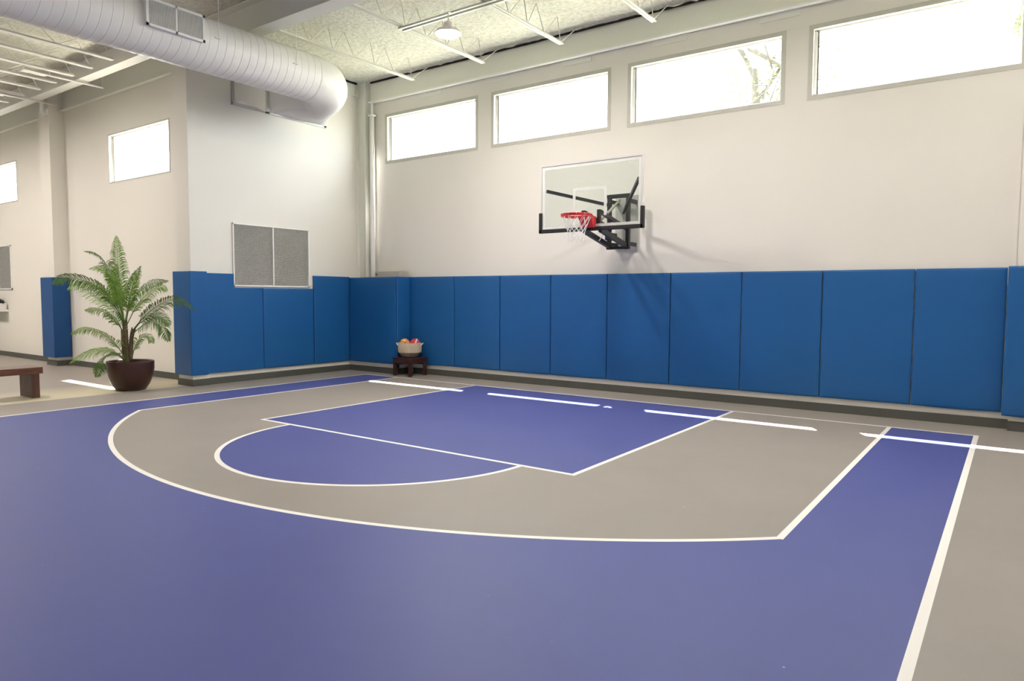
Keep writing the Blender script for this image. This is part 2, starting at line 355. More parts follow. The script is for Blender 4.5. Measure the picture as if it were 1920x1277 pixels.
# ragged dark slot where the foam stops short of the walls
def slot(p0, p1, n, zlo, zhi):
    bm = bmesh.new(); p0 = Vector(p0); p1 = Vector(p1); d = (p1-p0)
    nrm = Vector((-d.y, d.x, 0)).normalized()*0.014; prev = None
    for i in range(n+1):
        p = p0+d*i/n; z = zlo+random.uniform(0, .004); h = zhi-random.choice((0, .004, .012, .03))*random.random()
        cur = [bm.verts.new((p.x+s*nrm.x, p.y+s*nrm.y, zz)) for s, zz in ((-1, z), (1, z), (1, h), (-1, h))]
        if prev:
            for k in range(4): bm.faces.new([prev[k], prev[(k+1) % 4], cur[(k+1) % 4], cur[k]])
        prev = cur
    return bm
struct('trim_5', slot((-3.2, -0.03, 0), (XR, -0.03, 0), 160, 6.368, 6.405), M['gap'], 'ragged black gap between foam ceiling and window wall', 'gap')
struct('trim_6', slot((XJ+.03, -0.15, 0), (XJ+.03, -3.6, 0), 40, 6.37, 6.41), M['gap'], 'ragged black gap between foam ceiling and side wall', 'gap')
# cover plates below the ledge
for k, (a, c) in enumerate([(-1.73, -1.14), (0.02, .59), (1.79, 2.38), (3.55, 4.14), (5.30, 5.88), (7.05, 7.65)]):
    o = link('cover_plate', B((0, -.008, 0), (c-a, 0, .105)), M['steel'])
    o.location = (a, 0, 5.825)
    tag(o, 'flat cover plate under the wall ledge, %s' % ['nearest the room corner', 'over the gap after the first window', 'over the second window', 'over the left half of the tree window', 'over the right end of the tree window', 'past the tree window at right'][k], 'plate', 'cover plates under the ledge')
# rain pipe in the corner
t = root('pipe', (-3.10, -0.09, 0), 'white round vertical pipe in the room corner', 'pipe')
link('shaft', tube(bmesh.new(), [(0, 0, 0), (0, 0, 5.62)], .055, 20), M['white'], t, smooth=True)
link('collar', tube(bmesh.new(), [(0, 0, 5.62), (0, 0, 5.66)], .085, 20), M['white'], t)
link('neck', tube(bmesh.new(), [(0, 0, 5.66), (0, 0, 5.935)], .03, 12), M['steel'], t)

# ---------------------------------------------------------------- girder and joists
t = root('steel_girder', (0, -4.02, 5.925), 'deep painted steel girder crossing the ceiling above the round duct', 'beam')
bm = bmesh.new(); gx0, gx1 = -3.5, XR
box(bm, (gx0, -0.008, 0.022), (gx1, 0.008, 0.465)); link('web', bm, M['steel'], t)
link('bottom_flange', B((gx0, -.14, 0), (gx1, .14, .022)), M['steel'], t)
link('top_flange', B((gx0, -.14, .465), (gx1, .14, .485)), M['steel'], t)
t = root('steel_girder', (0, -4.35, 6.02), 'white steel girder along the left wall above the small window', 'beam')
link('web', B((XL, -.008, .022), (-4.1, .008, .395)), M['white'], t)
link('bottom_flange', B((XL, -.11, 0), (-4.1, .11, .022)), M['white'], t)

def joist(x, y0, y1, z0, label, group, rod_pitch=0.5, seat=1, m_=None, depth=.425, cw=.045):
    m_ = m_ or M['joist']
    t = root('ceiling_joist', (x, y1, z0), label, 'joist', group)
    bm = bmesh.new(); Lg = y1-y0
    for s in (-1, 1): box(bm, (s*.008 if s > 0 else -cw, -Lg, 0), (cw if s > 0 else -.008, 0, .006)); box(bm, (s*.008 if s > 0 else -.013, -Lg, .006), (.013 if s > 0 else -.008, 0, .045))
    link('bottom_chord', bm, m_, t)
    bm = B((-cw, -Lg, depth), (cw, .30*seat+.2, depth+.05)); link('top_chord', bm, m_, t)
    pts = [(0, .50, depth)] if seat else []
    k = 0; step = rod_pitch
    while k*step < Lg-step:
        pts += [(0, -.04-k*step, .02), (0, -.04-k*step-step*(.22 if k % 2 == 0 else .5), depth)]; k += 1
    bm = tube(bmesh.new(), pts, .009, 6)
    link('web_rods', bm, m_, t); return t
jx = [-1.39, 0.40, 2.11, 3.82, 5.55, 7.3]
jl = ['ceiling joist nearest the corner, partly behind the round duct', 'ceiling joist ending above the first window, carrying the lamp channels', 'ceiling joist ending above the second window', 'ceiling joist ending above the tree window', 'ceiling joist just above the frame at right', 'ceiling joist over the right window']
for x, l in zip(jx, jl): joist(x, -3.9, -0.56, 6.0, l, 'joists over the court')
lx = [-5.12, -5.95, -6.77, -7.57, -8.37, -9.2, -10.1, -11.0, -12.0]
nm = ['nearest the round duct', 'second from the round duct', 'third from the round duct', 'fourth from the round duct', 'fifth from the round duct', 'sixth from the round duct', 'seventh from the round duct, far left', 'eighth from the round duct, far left', 'ninth from the round duct, far left']
for x, n_ in zip(lx, nm):
    joist(x, -14, -4.62, 6.0, 'white open web joist over the palm side, '+n_, 'joists over the left bay', rod_pitch=.9, seat=0, m_=M['white'], cw=.055)
for x, y1, n_ in ((-3.9, -4.75, 'just behind the round duct'), (-6.98, -3.97, 'bolted under the third joist'), (-9.28, -3.93, 'bolted under the sixth joist')):
    o = root('bracing_angle', (x, y1, 5.955), 'short white bracing angle '+n_, 'bracing', 'bracing angles over the left bay')
    L_ = 1.5
    bm = B((-.035, -L_, 0), (.035, 0, .008)); box(bm, (-.035, -L_, .008), (-.027, 0, .045)); link('angle', bm, M['white'], o)
    link('splice_plate', B((-.09, -L_+.02, -.012), (.09, -L_+.45, .0)), M['white'], o)
    link('hanger', tube(bmesh.new(), [(0, -.03, .0), (0, -.03, .42)], .006, 6), M['white'], o)
# bracket on the far pilaster
t = root('beam_bracket', (-9.62, -4.06, 5.75), 'white beam bracket at the top of the far left pilaster', 'bracket')
link('plate', B((-.14, -.03, 0), (.14, 0, .14)), M['white'], t)
link('post', B((-.02, -.12, .06), (.02, -.03, .6)), M['white'], t)
link('wood_block', B((.02, -.12, .40), (.30, -.02, .55)), mat('plywood_block', (.5, .36, .16), .8), t)

# lamp and its channel bars
LX, LY, LZ = 1.52, -2.84, 5.62
for dy, l in ((-.05, 'nearer thin channel bar above the hanging lamp'), (.05, 'farther thin channel bar above the hanging lamp')):
    o = link('strut_channel', bar(bmesh.new(), (-1.15, 0, 0), (2.6, 0, 0), .03, .03), M['galv']); o.location = (LX, LY+.16+dy, 5.975)
    tag(o, l, 'channel', 'channel bars over the lamp')
LAMPS = [(1.52, -2.84), (5.2, -2.84), (1.52, -6.8), (5.2, -6.8), (8.9, -2.84), (8.9, -6.8), (1.52, -10.8), (5.2, -10.8), (8.9, -10.8), (-6.0, -7.2), (-10.5, -7.2), (-6.0, -11.5), (-13.5, -7.2), (1.52, -14.5), (6.5, -14.5)]  # first lamp hangs in view, the rest are unseen and added for light
M['lens'] = mat('lamp_lens', (1, 1, 1), 0.5, emit=(1, .97, .92, 14))
M['shade'] = mat('lamp_shade', (0.82, 0.76, 0.72), 0.4)
def lamp(x, y, z, label, k=1.0):
    t = root('hanging_lamp', (x, y, z), label, 'lamp', 'round hanging lamps')
    link('shade', lathe(bmesh.new(), [(0, .10), (.07, .10), (.11, .07), (.175, .045), (.205, .0), (.20, -.004), (.17, .035), (.0, .06)], n=40), M['shade'], t, smooth=True)
    link('lens', lathe(bmesh.new(), [(0, -.045), (.08, -.042), (.15, -.028), (.195, .0), (.17, .02), (0, .03)], n=40), M['lens'], t, smooth=True)
    link('ballast', tube(bmesh.new(), [(0, 0, .10), (0, 0, .16)], .07, 24), M['shade'], t)
    link('stem', tube(bmesh.new(), [(0, 0, .16), (0, 0, .33)], .008, 8), M['galv'], t)
    h = bmesh.new(); bar(h, (0, .0, .325), (0, 0.085, .325), .03, .012); link('hook', h, M['galv'], t)
    ld = bpy.data.lights.new('lamp_light', 'AREA'); ld.shape = 'DISK'; ld.size = .34; ld.energy = LAMP_W*k; ld.color = (1, .92, .85)
    lo = bpy.data.objects.new('lamp_light', ld); COL.objects.link(lo); lo.parent = t; lo.location = (0, 0, -.06)
    return t
lamp(LX, LY, LZ, 'round white lamp hanging from the ceiling above the first windows', 1.5)
for i, (x, y) in enumerate(LAMPS[1:]): lamp(x, y, LZ+.1, 'round white hanging lamp, one of those added out of view to light the room', (1.5 if x < -4 else .75 if y > -3 else .35 if y > -7 else .1))  # unseen lamps added to brighten the room, strength set by zone

# ---------------------------------------------------------------- round duct
DX, DZ, DR = -1.46, 5.43, 0.39
D = root('air_duct', (DX, -5.5, DZ), 'large white spiral air duct crossing the upper left with a boxy wall connection', 'duct')
def P2(x, y, z): return (x-DX, y+5.5, z-DZ)
bm = bmesh.new(); n = 72; pitch = .135; sub = [(0, 0), (.004, .004), (.008, 0), (.012, 0), (.125, 0)]
ya, yb = -13.5, -3.02; rows = int((yb-ya)/pitch); prev = None
ringsv = []
for j in range(-1, rows+1):
    for (o_, h) in sub:
        ringsv.append([bm.verts.new(P2(DX+(DR+h)*math.cos(2*math.pi*k/n), min(yb, max(ya, ya+j*pitch+o_+pitch*k/n)), DZ+(DR+h)*math.sin(2*math.pi*k/n))) for k in range(n)])
nsub = len(sub)
for a in range(len(ringsv)-1):
    for k in range(n-1):
        bm.faces.new([ringsv[a][k], ringsv[a][k+1], ringsv[a+1][k+1], ringsv[a+1][k]])
    if a+nsub+1 < len(ringsv):
        bm.faces.new([ringsv[a][n-1], ringsv[a+nsub][0], ringsv[a+nsub+1][0], ringsv[a+1][n-1]])
bmesh.ops.remove_doubles(bm, verts=bm.verts, dist=.0005)
link('spiral_pipe', bm, M['duct'], D, smooth=True)
bm = bmesh.new(); tube(bm, [P2(DX, -3.10, DZ), P2(DX, -2.98, DZ)], DR+.004, 72, False)
for yy in (-3.02,): pass
link('end_collar', bm, M['duct'], D, smooth=True)
# elbow: along +y, then turning to -x and slightly down, lofted into the rectangular wall box
bm = bmesh.new(); rings = []; n = 48
ER = .56; cy0 = -2.98
for i in range(11):
    a = math.pi/2*i/10
    c = Vector((DX-ER+ER*math.cos(a), cy0+ER*math.sin(a), DZ-.10*(i/10)**2))
    nd = Vector((math.cos(a), math.sin(a), 0))       # outward in plane
    rings.append([bm.verts.new(P2(*(c+nd*DR*math.cos(2*math.pi*k/n)+Vector((0, 0, 1))*DR*math.sin(2*math.pi*k/n)))) for k in range(n)])
def rectring(x, yc, zc, hy, hz):
    out = []
    for k in range(n):
        a = 2*math.pi*k/n; cx, sz = math.cos(a), math.sin(a); q = max(abs(cx), abs(sz))
        out.append(bm.verts.new(P2(x, yc+hy*cx/q, zc+hz*sz/q)))
    return out
cyc = cy0+ER
for tt in (.33, .66, 1.0):
    ring = []
    for k in range(n):
        a = 2*math.pi*k/n; cx, sz = math.cos(a), math.sin(a); q = max(abs(cx), abs(sz))
        rx, rz = DR*cx, DR*sz; qx, qz = .62*cx/q, .36*sz/q
        ring.append(bm.verts.new(P2(DX-ER-.45*tt, (cyc)*(1-tt)+(-2.55)*tt+rx*(1-tt)+qx*tt, (DZ-.10)*(1-tt)+5.33*tt+rz*(1-tt)+qz*tt)))
    rings.append(ring)
for a, c in zip(rings, rings[1:]):
    for k in range(n): bm.faces.new([a[k], a[(k+1) % n], c[(k+1) % n], c[k]])
link('elbow', bm, M['duct'], D, smooth=True)
# wall box with a sloping underside
XB = DX-ER-.45
bm = bmesh.new()
prism(bm, [(XJ-DX, 5.30-DZ), (-3.25-DX, 5.30-DZ), (XB-DX, 4.96-DZ), (XB-DX, 5.71-DZ), (XJ-DX, 5.74-DZ)], 1, -3.20+5.5, -1.92+5.5)
link('wall_box', bm, M['duct'], D)
bm = bmesh.new()
box(bm, P2(XB-.02, -3.23, 4.94), P2(XB+.02, -3.17, 5.73)); box(bm, P2(XB-.02, -1.95, 4.94), P2(XB+.02, -1.89, 5.73)); box(bm, P2(XB-.02, -3.23, 4.935), P2(XB+.02, -1.89, 4.975))
link('end_flange', bm, M['galv'], D)
bm = bmesh.new(); box(bm, P2(XJ, -3.24, 5.27), P2(XJ+.05, -3.20, 5.76)); box(bm, P2(XJ, -3.24, 5.26), P2(XJ+.08, -1.90, 5.30))
link('wall_flange', bm, M['galv'], D)
# supply register standing off the duct
bm = bmesh.new(); y0, y1, z0, z1, xf = -6.09, -5.25, 5.30, 5.68, -1.0
box(bm, P2(-1.30, y0+.01, z0+.01), P2(xf-.02, y1-.01, z1-.01)); rg = link('register', bm, M['duct'], D)
bm = bmesh.new(); k = .035
for p, q in (((xf-.02, y0, z0), (xf, y1, z0+k)), ((xf-.02, y0, z1-k), (xf, y1, z1)), ((xf-.02, y0, z0), (xf, y0+k, z1)), ((xf-.02, y1-k, z0), (xf, y1, z1)), ((xf-.02, (y0+y1)/2-.012, z0), (xf, (y0+y1)/2+.012, z1))):
    box(bm, P2(*p), P2(*q))
link('register_frame', bm, M['white'], rg)
bm = bmesh.new(); y = y0+k
while y < y1-k:
    box(bm, P2(xf-.016, y, z0+k), P2(xf-.004, y+.004, z1-k)); y += .018
z = z0+k
while z < z1-k:
    box(bm, P2(xf-.019, y0+k, z), P2(xf-.010, y1-k, z+.004)); z += .022
link('louvres', bm, M['white'], rg)
bm = B(P2(xf-.024, y0+k, z0+k), P2(xf-.0195, y1-k, z1-k)); link('register_throat', bm, mat('register_throat', (.62, .57, .50), .7), rg)
for yy, l in ((-5.0, 'left'), (-3.63, 'right')):
    bm = tube(bmesh.new(), [P2(-1.06, yy, 5.45), P2(-1.06, yy, 6.42)], .005, 6)
    box(bm, P2(-1.13, yy-.06, 5.44), P2(-1.05, yy+.02, 5.45)); link('hanger_rod', bm, M['white'], D)
bm = bmesh.new(); tube(bm, [P2(-2.95, -3.66, 5.68), P2(-2.95, -3.45, 5.60)], .10, 16); link('stub_cap', bm, M['duct'], D, smooth=True)

# ---------------------------------------------------------------- wall pads
def pad_bm(w, h, t, notch=None, wob=0.0):
    """padded panel lying in x,z with its back at y=0 and face at y=-t; soft bulge"""
    bm = bmesh.new()
    def cuts(L):
        k = max(4, int(L/.12)); return [0, .008, .02, .035]+[.035+(L-.07)*q/k for q in range(1, k)]+[L-.035, L-.02, L-.008, L]
    cx_, cz_ = cuts(w), cuts(h); nx, nz = len(cx_)-1, len(cz_)-1
    def fx(i): return cx_[i]
    grid = {}
    for i in range(nx+1):
        for j in range(nz+1):
            x, z = fx(i), cz_[j]
            e = min(x, w-x, z, h-z); bul = min(1, e/.035) if e > 0 else 0
            y = -t+0.010*(1-bul)**2
            dz = -wob*math.sin(x/w*math.pi) if j == 0 else 0
            grid[i, j] = bm.verts.new((min(max(x, .003), w-.003), y, z+dz))
    for i in range(nx):
        for j in range(nz): bm.faces.new([grid[i, j], grid[i+1, j], grid[i+1, j+1], grid[i, j+1]])
    rim = [grid[i, 0] for i in range(nx+1)]+[grid[nx, j] for j in range(1, nz+1)]+[grid[i, nz] for i in range(nx-1, -1, -1)]+[grid[0, j] for j in range(nz-1, 0, -1)]
    back = [bm.verts.new((v.co.x, 0, v.co.z)) for v in rim]
    for k in range(len(rim)):
        k2 = (k+1) % len(rim); bm.faces.new([rim[k], back[k], back[k2], rim[k2]])
    bm.faces.new(back[::-1]); return bm
def pad_poly(pts, t, m_=None):
    bm = prism(bmesh.new(), pts, 1, -t, 0); return bm
ZB, ZP = 0.215, 2.08
def pad(loc, rz, w, h, label, group='blue wall pads', t=.05, wob=.006):
    o = link('wall_pad', pad_bm(w-.008, h, t, wob=wob*random.random()), M['pad'], smooth=True)
    o.location = loc; o.rotation_euler = (random.uniform(-.001, .001), 0, rz+random.uniform(-.002, .002)); tag(o, label, 'wall pad', group); return o
xs = [-2.03]+[-0.7613+1.1797*i for i in range(8)]+[8.53]
pl = ['in the inner corner beside the ball basket', 'second from the inner corner right of the ball basket', 'third from the inner corner right of the ball basket', 'directly left of the one below the hoop bracket', 'below the left half of the hoop, meeting the bracket shadow', 'crossed by the hoop shadow', 'first plain one right of the hoop shadow', 'second right of the hoop shadow', 'wide last one before the right edge pier']
for i in range(len(xs)-1):
    x0, x1 = xs[i], xs[i+1]
    if x1-x0 < .05: continue
    pad((x0+.004, -.002, ZB), 0, x1-x0, ZP-ZB, 'tall blue vinyl wall pad '+pl[min(i, len(pl)-1)], wob=.012)
o = pad((8.53, -.165, ZB-.02), 0, .75, ZP-ZB+.03, 'blue wall pad on the pier cut by the right edge', t=.05)
# side of that pier pad
# corner box
pad((XJ+.056, -.405, ZB+.0), 0, (-2.02)-(XJ+.05), ZP-ZB-.005, 'dark blue wall pad on the front of the corner box left of the stool')
p_ = pad((-2.03, -.452, ZB), math.pi/2, .402, ZP-ZB, 'narrow blue wall pad on the side of the corner box behind the stool')
# side wall (jog), faces +x
pad((XJ+.002, -1.405, ZB), math.pi/2, .99, ZP-ZB+.01, 'blue wall pad right of the vent grille')
pad((XJ+.002, -2.645, ZB), math.pi/2, 1.235, 1.815-ZB, 'short blue wall pad below the right part of the vent grille')
ypts = [(-3.84, ZB), (-2.652, ZB), (-2.652, 1.815), (-3.275, 1.815), (-3.275, ZP), (-3.84, ZP)]
bm = bmesh.new(); prism(bm, [(y, z) for y, z in ypts], 0, XJ+.002, XJ+.052)
o = link('wall_pad', bm, M['pad'], bevel=.012, seg=3); tag(o, 'blue wall pad notched around the lower left corner of the vent grille', 'wall pad', 'blue wall pads')
# column wrap
bm = bmesh.new(); prism(bm, [(-4.045, -4.185), (-3.46, -4.185), (-3.46, -3.845), (-3.515, -3.845), (-3.515, -4.135), (-4.045, -4.135)], 2, ZB-.01, ZP+.025)
o = link('wall_pad', bm, M['pad'], bevel=.012, seg=3); tag(o, 'blue corner pad wrapped around the column right of the palm', 'wall pad', 'blue wall pads')
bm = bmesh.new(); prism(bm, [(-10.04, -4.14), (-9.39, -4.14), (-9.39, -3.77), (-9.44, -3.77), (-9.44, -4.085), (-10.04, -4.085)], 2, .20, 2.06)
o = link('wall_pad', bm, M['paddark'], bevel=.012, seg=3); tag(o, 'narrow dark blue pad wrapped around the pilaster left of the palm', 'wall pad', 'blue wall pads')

# ---------------------------------------------------------------- vent grilles
def grille(ya, yb, za, zb, face, label, rows, cols, split=.5):
    """local frame: x along the wall, z up, y=0 wall, -y into room"""
    W_, H_ = yb-ya, zb-za
    t = root('vent_grille', (0, 0, 0), label, 'vent grille')
    k = .022; bm = bmesh.new()
    for p, q in (((0, -.03, 0), (W_, 0, k*1.3)), ((0, -.03, H_-k), (W_, 0, H_)), ((0, -.03, 0), (k, 0, H_)), ((W_-k*1.5, -.03, 0), (W_, 0, H_)), ((W_*split-.012, -.034, 0), (W_*split+.012, 0, H_))):
        box(bm, p, q)
    link('frame', bm, M['white'], t)
    link('backing', B((k, -.006, k), (W_-k, -.001, H_-k)), M['meshdark'], t)
    for a, c in ((k, W_*split-.012), (W_*split+.012, W_-k*1.5)):
        bm = bmesh.new(); nc = int(cols*(c-a)/W_); dx = (c-a)/nc; dz = (H_-2*k)/rows; hw = .0034
        for r in range(rows):
            z = k+dz*(r+.5)
            for s in (-1, 1):
                pv = None
                for i in range(nc+1):
                    x = a+dx*i; zz = z+s*dz*.5*(1 if i % 2 else 0)
                    zz = min(max(zz, k), H_-k)
                    v0, v1 = bm.verts.new((x, -.020, zz-hw)), bm.verts.new((x, -.016, zz+hw))
                    if pv: bm.faces.new([pv[0], v0, v1, pv[1]])
                    pv = (v0, v1)
        link('expanded_mesh', bm, M['meshwire'], t)
    return t
g = grille(-3.27, -1.49, 1.84, 3.05, 0, 'large white framed vent grille with metal mesh above the blue pads', 42, 92)
g.location = (XJ, -3.27, 1.84); g.rotation_euler = (0, 0, math.pi/2)
g = grille(-14.6, -12.84, 1.79, 2.95, 0, 'grey meshed vent grille on the wall at the left edge', 30, 60)
g.location = (-14.6, YC, 1.79)

# ---------------------------------------------------------------- basketball hoop
HX, HY, HZ = 3.12, -1.32, 2.745      # board lower edge centre, front plane
G = root('basketball_hoop', (HX, 0, 2.48), 'wall mounted glass basketball hoop with red rim and black padding', 'basketball hoop')
def Q(x, y, z): return (x, HY+y, HZ+z-2.48)      # local: x from centre, y from board front, z from board bottom
BW, BHt = .915, 1.066
bm = B(Q(-BW+.02, 0.012, .02), Q(BW-.02, .022, BHt-.02)); brd = link('backboard', bm, M['boardglass'], G)
bm = bmesh.new(); k = .022
for p, q in (((-BW, 0, 0), (-BW+k, .035, BHt)), ((BW-k, 0, 0), (BW, .035, BHt)), ((-BW+k, 0, BHt-k), (BW-k, .035, BHt)), ((-BW+k, 0, 0), (BW-k, .035, k))): box(bm, Q(*p), Q(*q))
link('board_frame', bm, M['silver'], brd)
M['film'] = mat('white_film', (0.80, .81, .79), .4)
N_ = M['film'].node_tree.nodes; L_2 = M['film'].node_tree.links
tr_ = N_.new('ShaderNodeBsdfTransparent'); mx_ = N_.new('ShaderNodeMixShader'); mx_.inputs[0].default_value = .55
L_2.new(tr_.outputs[0], mx_.inputs[1]); L_2.new(N_['Principled BSDF'].outputs[0], mx_.inputs[2]); L_2.new(mx_.outputs[0], N_['Material Output'].inputs[0])
bm = bmesh.new(); k2 = .075; yy0, yy1 = .009, .0115
for p, q in (((-BW+k, -BHt), (-BW+k2, BHt)), ((BW-k2, 0), (BW-k, BHt)), ((-BW+k2, BHt-k2), (BW-k2, BHt-k)), ((-BW+k2, k), (BW-k2, k2))):
    box(bm, Q(p[0], yy0, max(p[1], k)), Q(q[0], yy1, min(q[1], BHt-k)))
rz = .20; tw, th = .305, .457
for p, q in (((-tw, rz), (-tw+.05, rz+th)), ((tw-.05, rz), (tw, rz+th)), ((-tw+.05, rz+th-.05), (tw-.05, rz+th))): box(bm, Q(p[0], yy0, p[1]), Q(q[0], yy1, q[1]))
link('white_lines', bm, M['film'], brd)
bm = bmesh.new()
box(bm, Q(-BW-.02, -.02, -.03), Q(BW+.02, .045, .03)); box(bm, Q(-BW-.022, -.02, -.03), Q(-BW+.03, .045, .30)); box(bm, Q(BW-.03, -.02, -.03), Q(BW+.022, .045, .30))
link('edge_padding', bm, M['pads'], brd, bevel=.008)
# rim
RZ = .185; RC = -.385
bm = bmesh.new(); nn = 40; R0 = .2365
pts = [Q(R0*math.cos(2*math.pi*i/nn), RC+R0*math.sin(2*math.pi*i/nn), RZ) for i in range(nn)]
n6 = 8; rings = []
for i in range(nn):
    a = 2*math.pi*i/nn; nd = Vector((math.cos(a), math.sin(a), 0)); c = Vector(pts[i])
    rings.append([bm.verts.new(c+nd*.010*math.cos(2*math.pi*k/n6)+Vector((0, 0, .010*math.sin(2*math.pi*k/n6)))) for k in range(n6)])
for i in range(nn):
    a, c = rings[i], rings[(i+1) % nn]
    for k in range(n6): bm.faces.new([a[k], a[(k+1) % n6], c[(k+1) % n6], c[k]])
for s in (-1, 1):
    tube(bm, [Q(s*.15, RC+.19, RZ-.012), Q(s*.08, RC+.30, RZ-.03), Q(s*.07, -.03, RZ-.09)], .008, 6)
rim = link('rim', bm, M['red'], G, smooth=True)
bm = bmesh.new()
prism(bm, [(p[0], p[1]) for p in ((RC+HY+.245, HZ-2.48+RZ-.012), (RC+HY+.245, HZ-2.48+RZ+.0), (HY-.03, HZ-2.48+RZ+.0), (HY-.03, HZ-2.48+RZ-.17), (HY-.06, HZ-2.48+RZ-.17))], 0, -.115, .115)
box(bm, Q(-.125, -.032, .0+.02), Q(.125, -.004, RZ+.005))
link('rim_bracket', bm, M['red'], rim, bevel=.004)
# second ring below (double rim band)
bm = bmesh.new()
for i in range(nn):
    a = 2*math.pi*i/nn; a2 = 2*math.pi*(i+1)/nn
    if math.sin(a) < -.99: pass
    p0, p1 = Q(R0*math.cos(a), RC+R0*math.sin(a), 0), Q(R0*math.cos(a2), RC+R0*math.sin(a2), 0)
    z1, z0 = HZ-2.48+RZ-.008, HZ-2.48+RZ-.035
    v = [bm.verts.new((p0[0], p0[1], z0)), bm.verts.new((p1[0], p1[1], z0)), bm.verts.new((p1[0], p1[1], z1)), bm.verts.new((p0[0], p0[1], z1))]; bm.faces.new(v)
o = link('rim_skirt', bm, M['red'], rim); md = o.modifiers.new('solid', 'SOLIDIFY'); md.thickness = .005
# net
bm = bmesh.new(); NC = 12; lev = [(0, .225), (-.12, .185), (-.20, .155), (-.28, .135), (-.34, .128), (-.40, .125), (-.45, .13)]
for i in range(NC):
    for s in (-1, 1):
        pp = []
        for j, (dz, rr) in enumerate(lev):
            a = 2*math.pi*(i+s*.5*j)/NC
            pp.append(Q(rr*math.cos(a), RC+rr*math.sin(a), RZ-.02+dz*.86))
        tube(bm, pp, .0036, 5, False)
    a = 2*math.pi*i/NC
    tube(bm, [Q(.225*math.cos(a), RC+.225*math.sin(a), RZ-.03), Q(.247*math.cos(a), RC+.247*math.sin(a), RZ+.004), Q(.225*math.cos(a), RC+.225*math.sin(a), RZ+.012)], .004, 5, False)
link('net', bm, M['net'], G)
# support structure behind the board
pl_ = bmesh.new(); box(pl_, (-.20, -.045, .0), (.22, 0, .93)); link('wall_plate', pl_, M['galv'], G)
bm = bmesh.new()
for p in ((.19, .10), (.19, .45), (.19, .80), (-.17, .12), (-.17, .8)): tube(bm, [(p[0], -.045, p[1]), (p[0], -.065, p[1])], .013, 8)
link('plate_bolts', bm, M['chrome'], G)
yw = -.33
bm = bmesh.new()
for s in (-.165, .185): box(bm, (s-.03, yw-.03, .02), (s+.03, yw+.03, .90)); box(bm, (s-.025, yw+.03, .06), (s+.025, -.045, .12)); box(bm, (s-.025, yw+.03, .78), (s+.025, -.045, .84))
box(bm, (-.20, yw-.035, .86), (.22, yw+.035, .92)); box(bm, (-.20, yw-.035, .0), (.22, yw+.035, .045))
link('wall_frame', bm, M['black'], G)
bm = bmesh.new()
for s in (-.14, .14):
    box(bm, Q(s-.025, .045, .0), Q(s+.025, .10, .30))
box(bm, Q(-.62, .04, .60), Q(-.14, .06, .64)) if False else None
box(bm, Q(-.17, .04, .02), Q(.17, .09, .10)); 
link('board_mount', bm, M['black'], G)
yb_ = HY+.08
for s, nme in ((-.14, 'lower_arm'), (.16, 'lower_arm')):
    link(nme, bar(bmesh.new(), (s, yb_, HZ-2.48-.01), (s*1.05, yw, .05), .06, .075), M['black'], G)
for s in (-.13, .15):
    link('upper_arm', bar(bmesh.new(), (s, yb_, HZ-2.48+.27), (s*1.05, yw, .34), .045, .06), M['black'], G)
link('corner_strut', bar(bmesh.new(), Q(-.84, .06, .66), (-.10, yw-.05, .73), .04, .05), M['black'], G)
link('corner_strut', bar(bmesh.new(), Q(.82, .06, .72), (.12, yw-.05, .60), .04, .05), M['black'], G)
link('gas_spring', tube(bmesh.new(), [(0.0, yb_+.1, HZ-2.48+.05), (.03, yw, .82)], .022, 12), M['beige'], G, smooth=True)
link('height_lever', tube(bmesh.new(), [(-.02, -.95, .10), (-.02, -.75, .30), (-.02, -.55, .20)], .013, 8), M['chrome'], G, smooth=True)
bm = B((-.10, yw-.28, .14), (.02, yw-.06, .26)); link('adjuster_box', bm, M['black'], G, bevel=.01)

# ---------------------------------------------------------------- electrical cabinet
t = root('electrical_cabinet', (-2.42, -.19, 1.95), 'beige metal cabinet just showing above the corner pads', 'cabinet')
link('body', B((-.38, -.11, 0), (.38, .12, .25)), M['beige'], t, bevel=.005)
link('door', B((-.375, -.125, .01), (.365, -.111, .235)), mat('beige_door', (.47, .45, .40), .4), t, bevel=.003)
link('knob', tube(bmesh.new(), [(-.32, -.125, .19), (-.32, -.15, .19)], .014, 12), M['black'], t)
struct('trim_7', B((XJ+.02, -.06, 1.85), (-2.09, -.0, 1.95)), M['beige'], 'ledge behind the corner pads', 'ledge')

# ---------------------------------------------------------------- stool, basket, balls
SX, SY = -1.70, -.37
t = root('wooden_stool', (SX, SY, 0), 'low dark brown square wooden stool in the corner by the pads', 'stool')
hs = .25; hh = .385
link('seat', B((-hs-.012, -hs-.012, hh-.028), (hs+.012, hs+.012, hh)), M['mahog'], t, bevel=.006)
for sx in (-1, 1):
    for sy in (-1, 1):
        bm = bmesh.new(); x, y = sx*(hs-.03), sy*(hs-.03)
        prism(bm, [(x-.03, 0), (x+.03, 0), (x+.03, hh-.03), (x-.03, hh-.03)], 1, y-.03, y+.03)
        link('leg', bm, M['mahog'], t, bevel=.005)
for a, c in (((-hs+.06, -hs+.005, hh-.11), (hs-.06, -hs+.03, hh-.03)), ((-hs+.06, hs-.03, hh-.11), (hs-.06, hs-.005, hh-.03)), ((-hs+.005, -hs+.06, hh-.11), (-hs+.03, hs-.06, hh-.03)), ((hs-.03, -hs+.06, hh-.11), (hs-.005, hs-.06, hh-.03))):
    link('apron', B(a, c), M['mahog'], t)
BX, BY, BZ = SX-.0, SY, hh
t = root('woven_basket', (BX, BY, BZ), 'round woven rope basket holding two balls on the stool', 'basket')
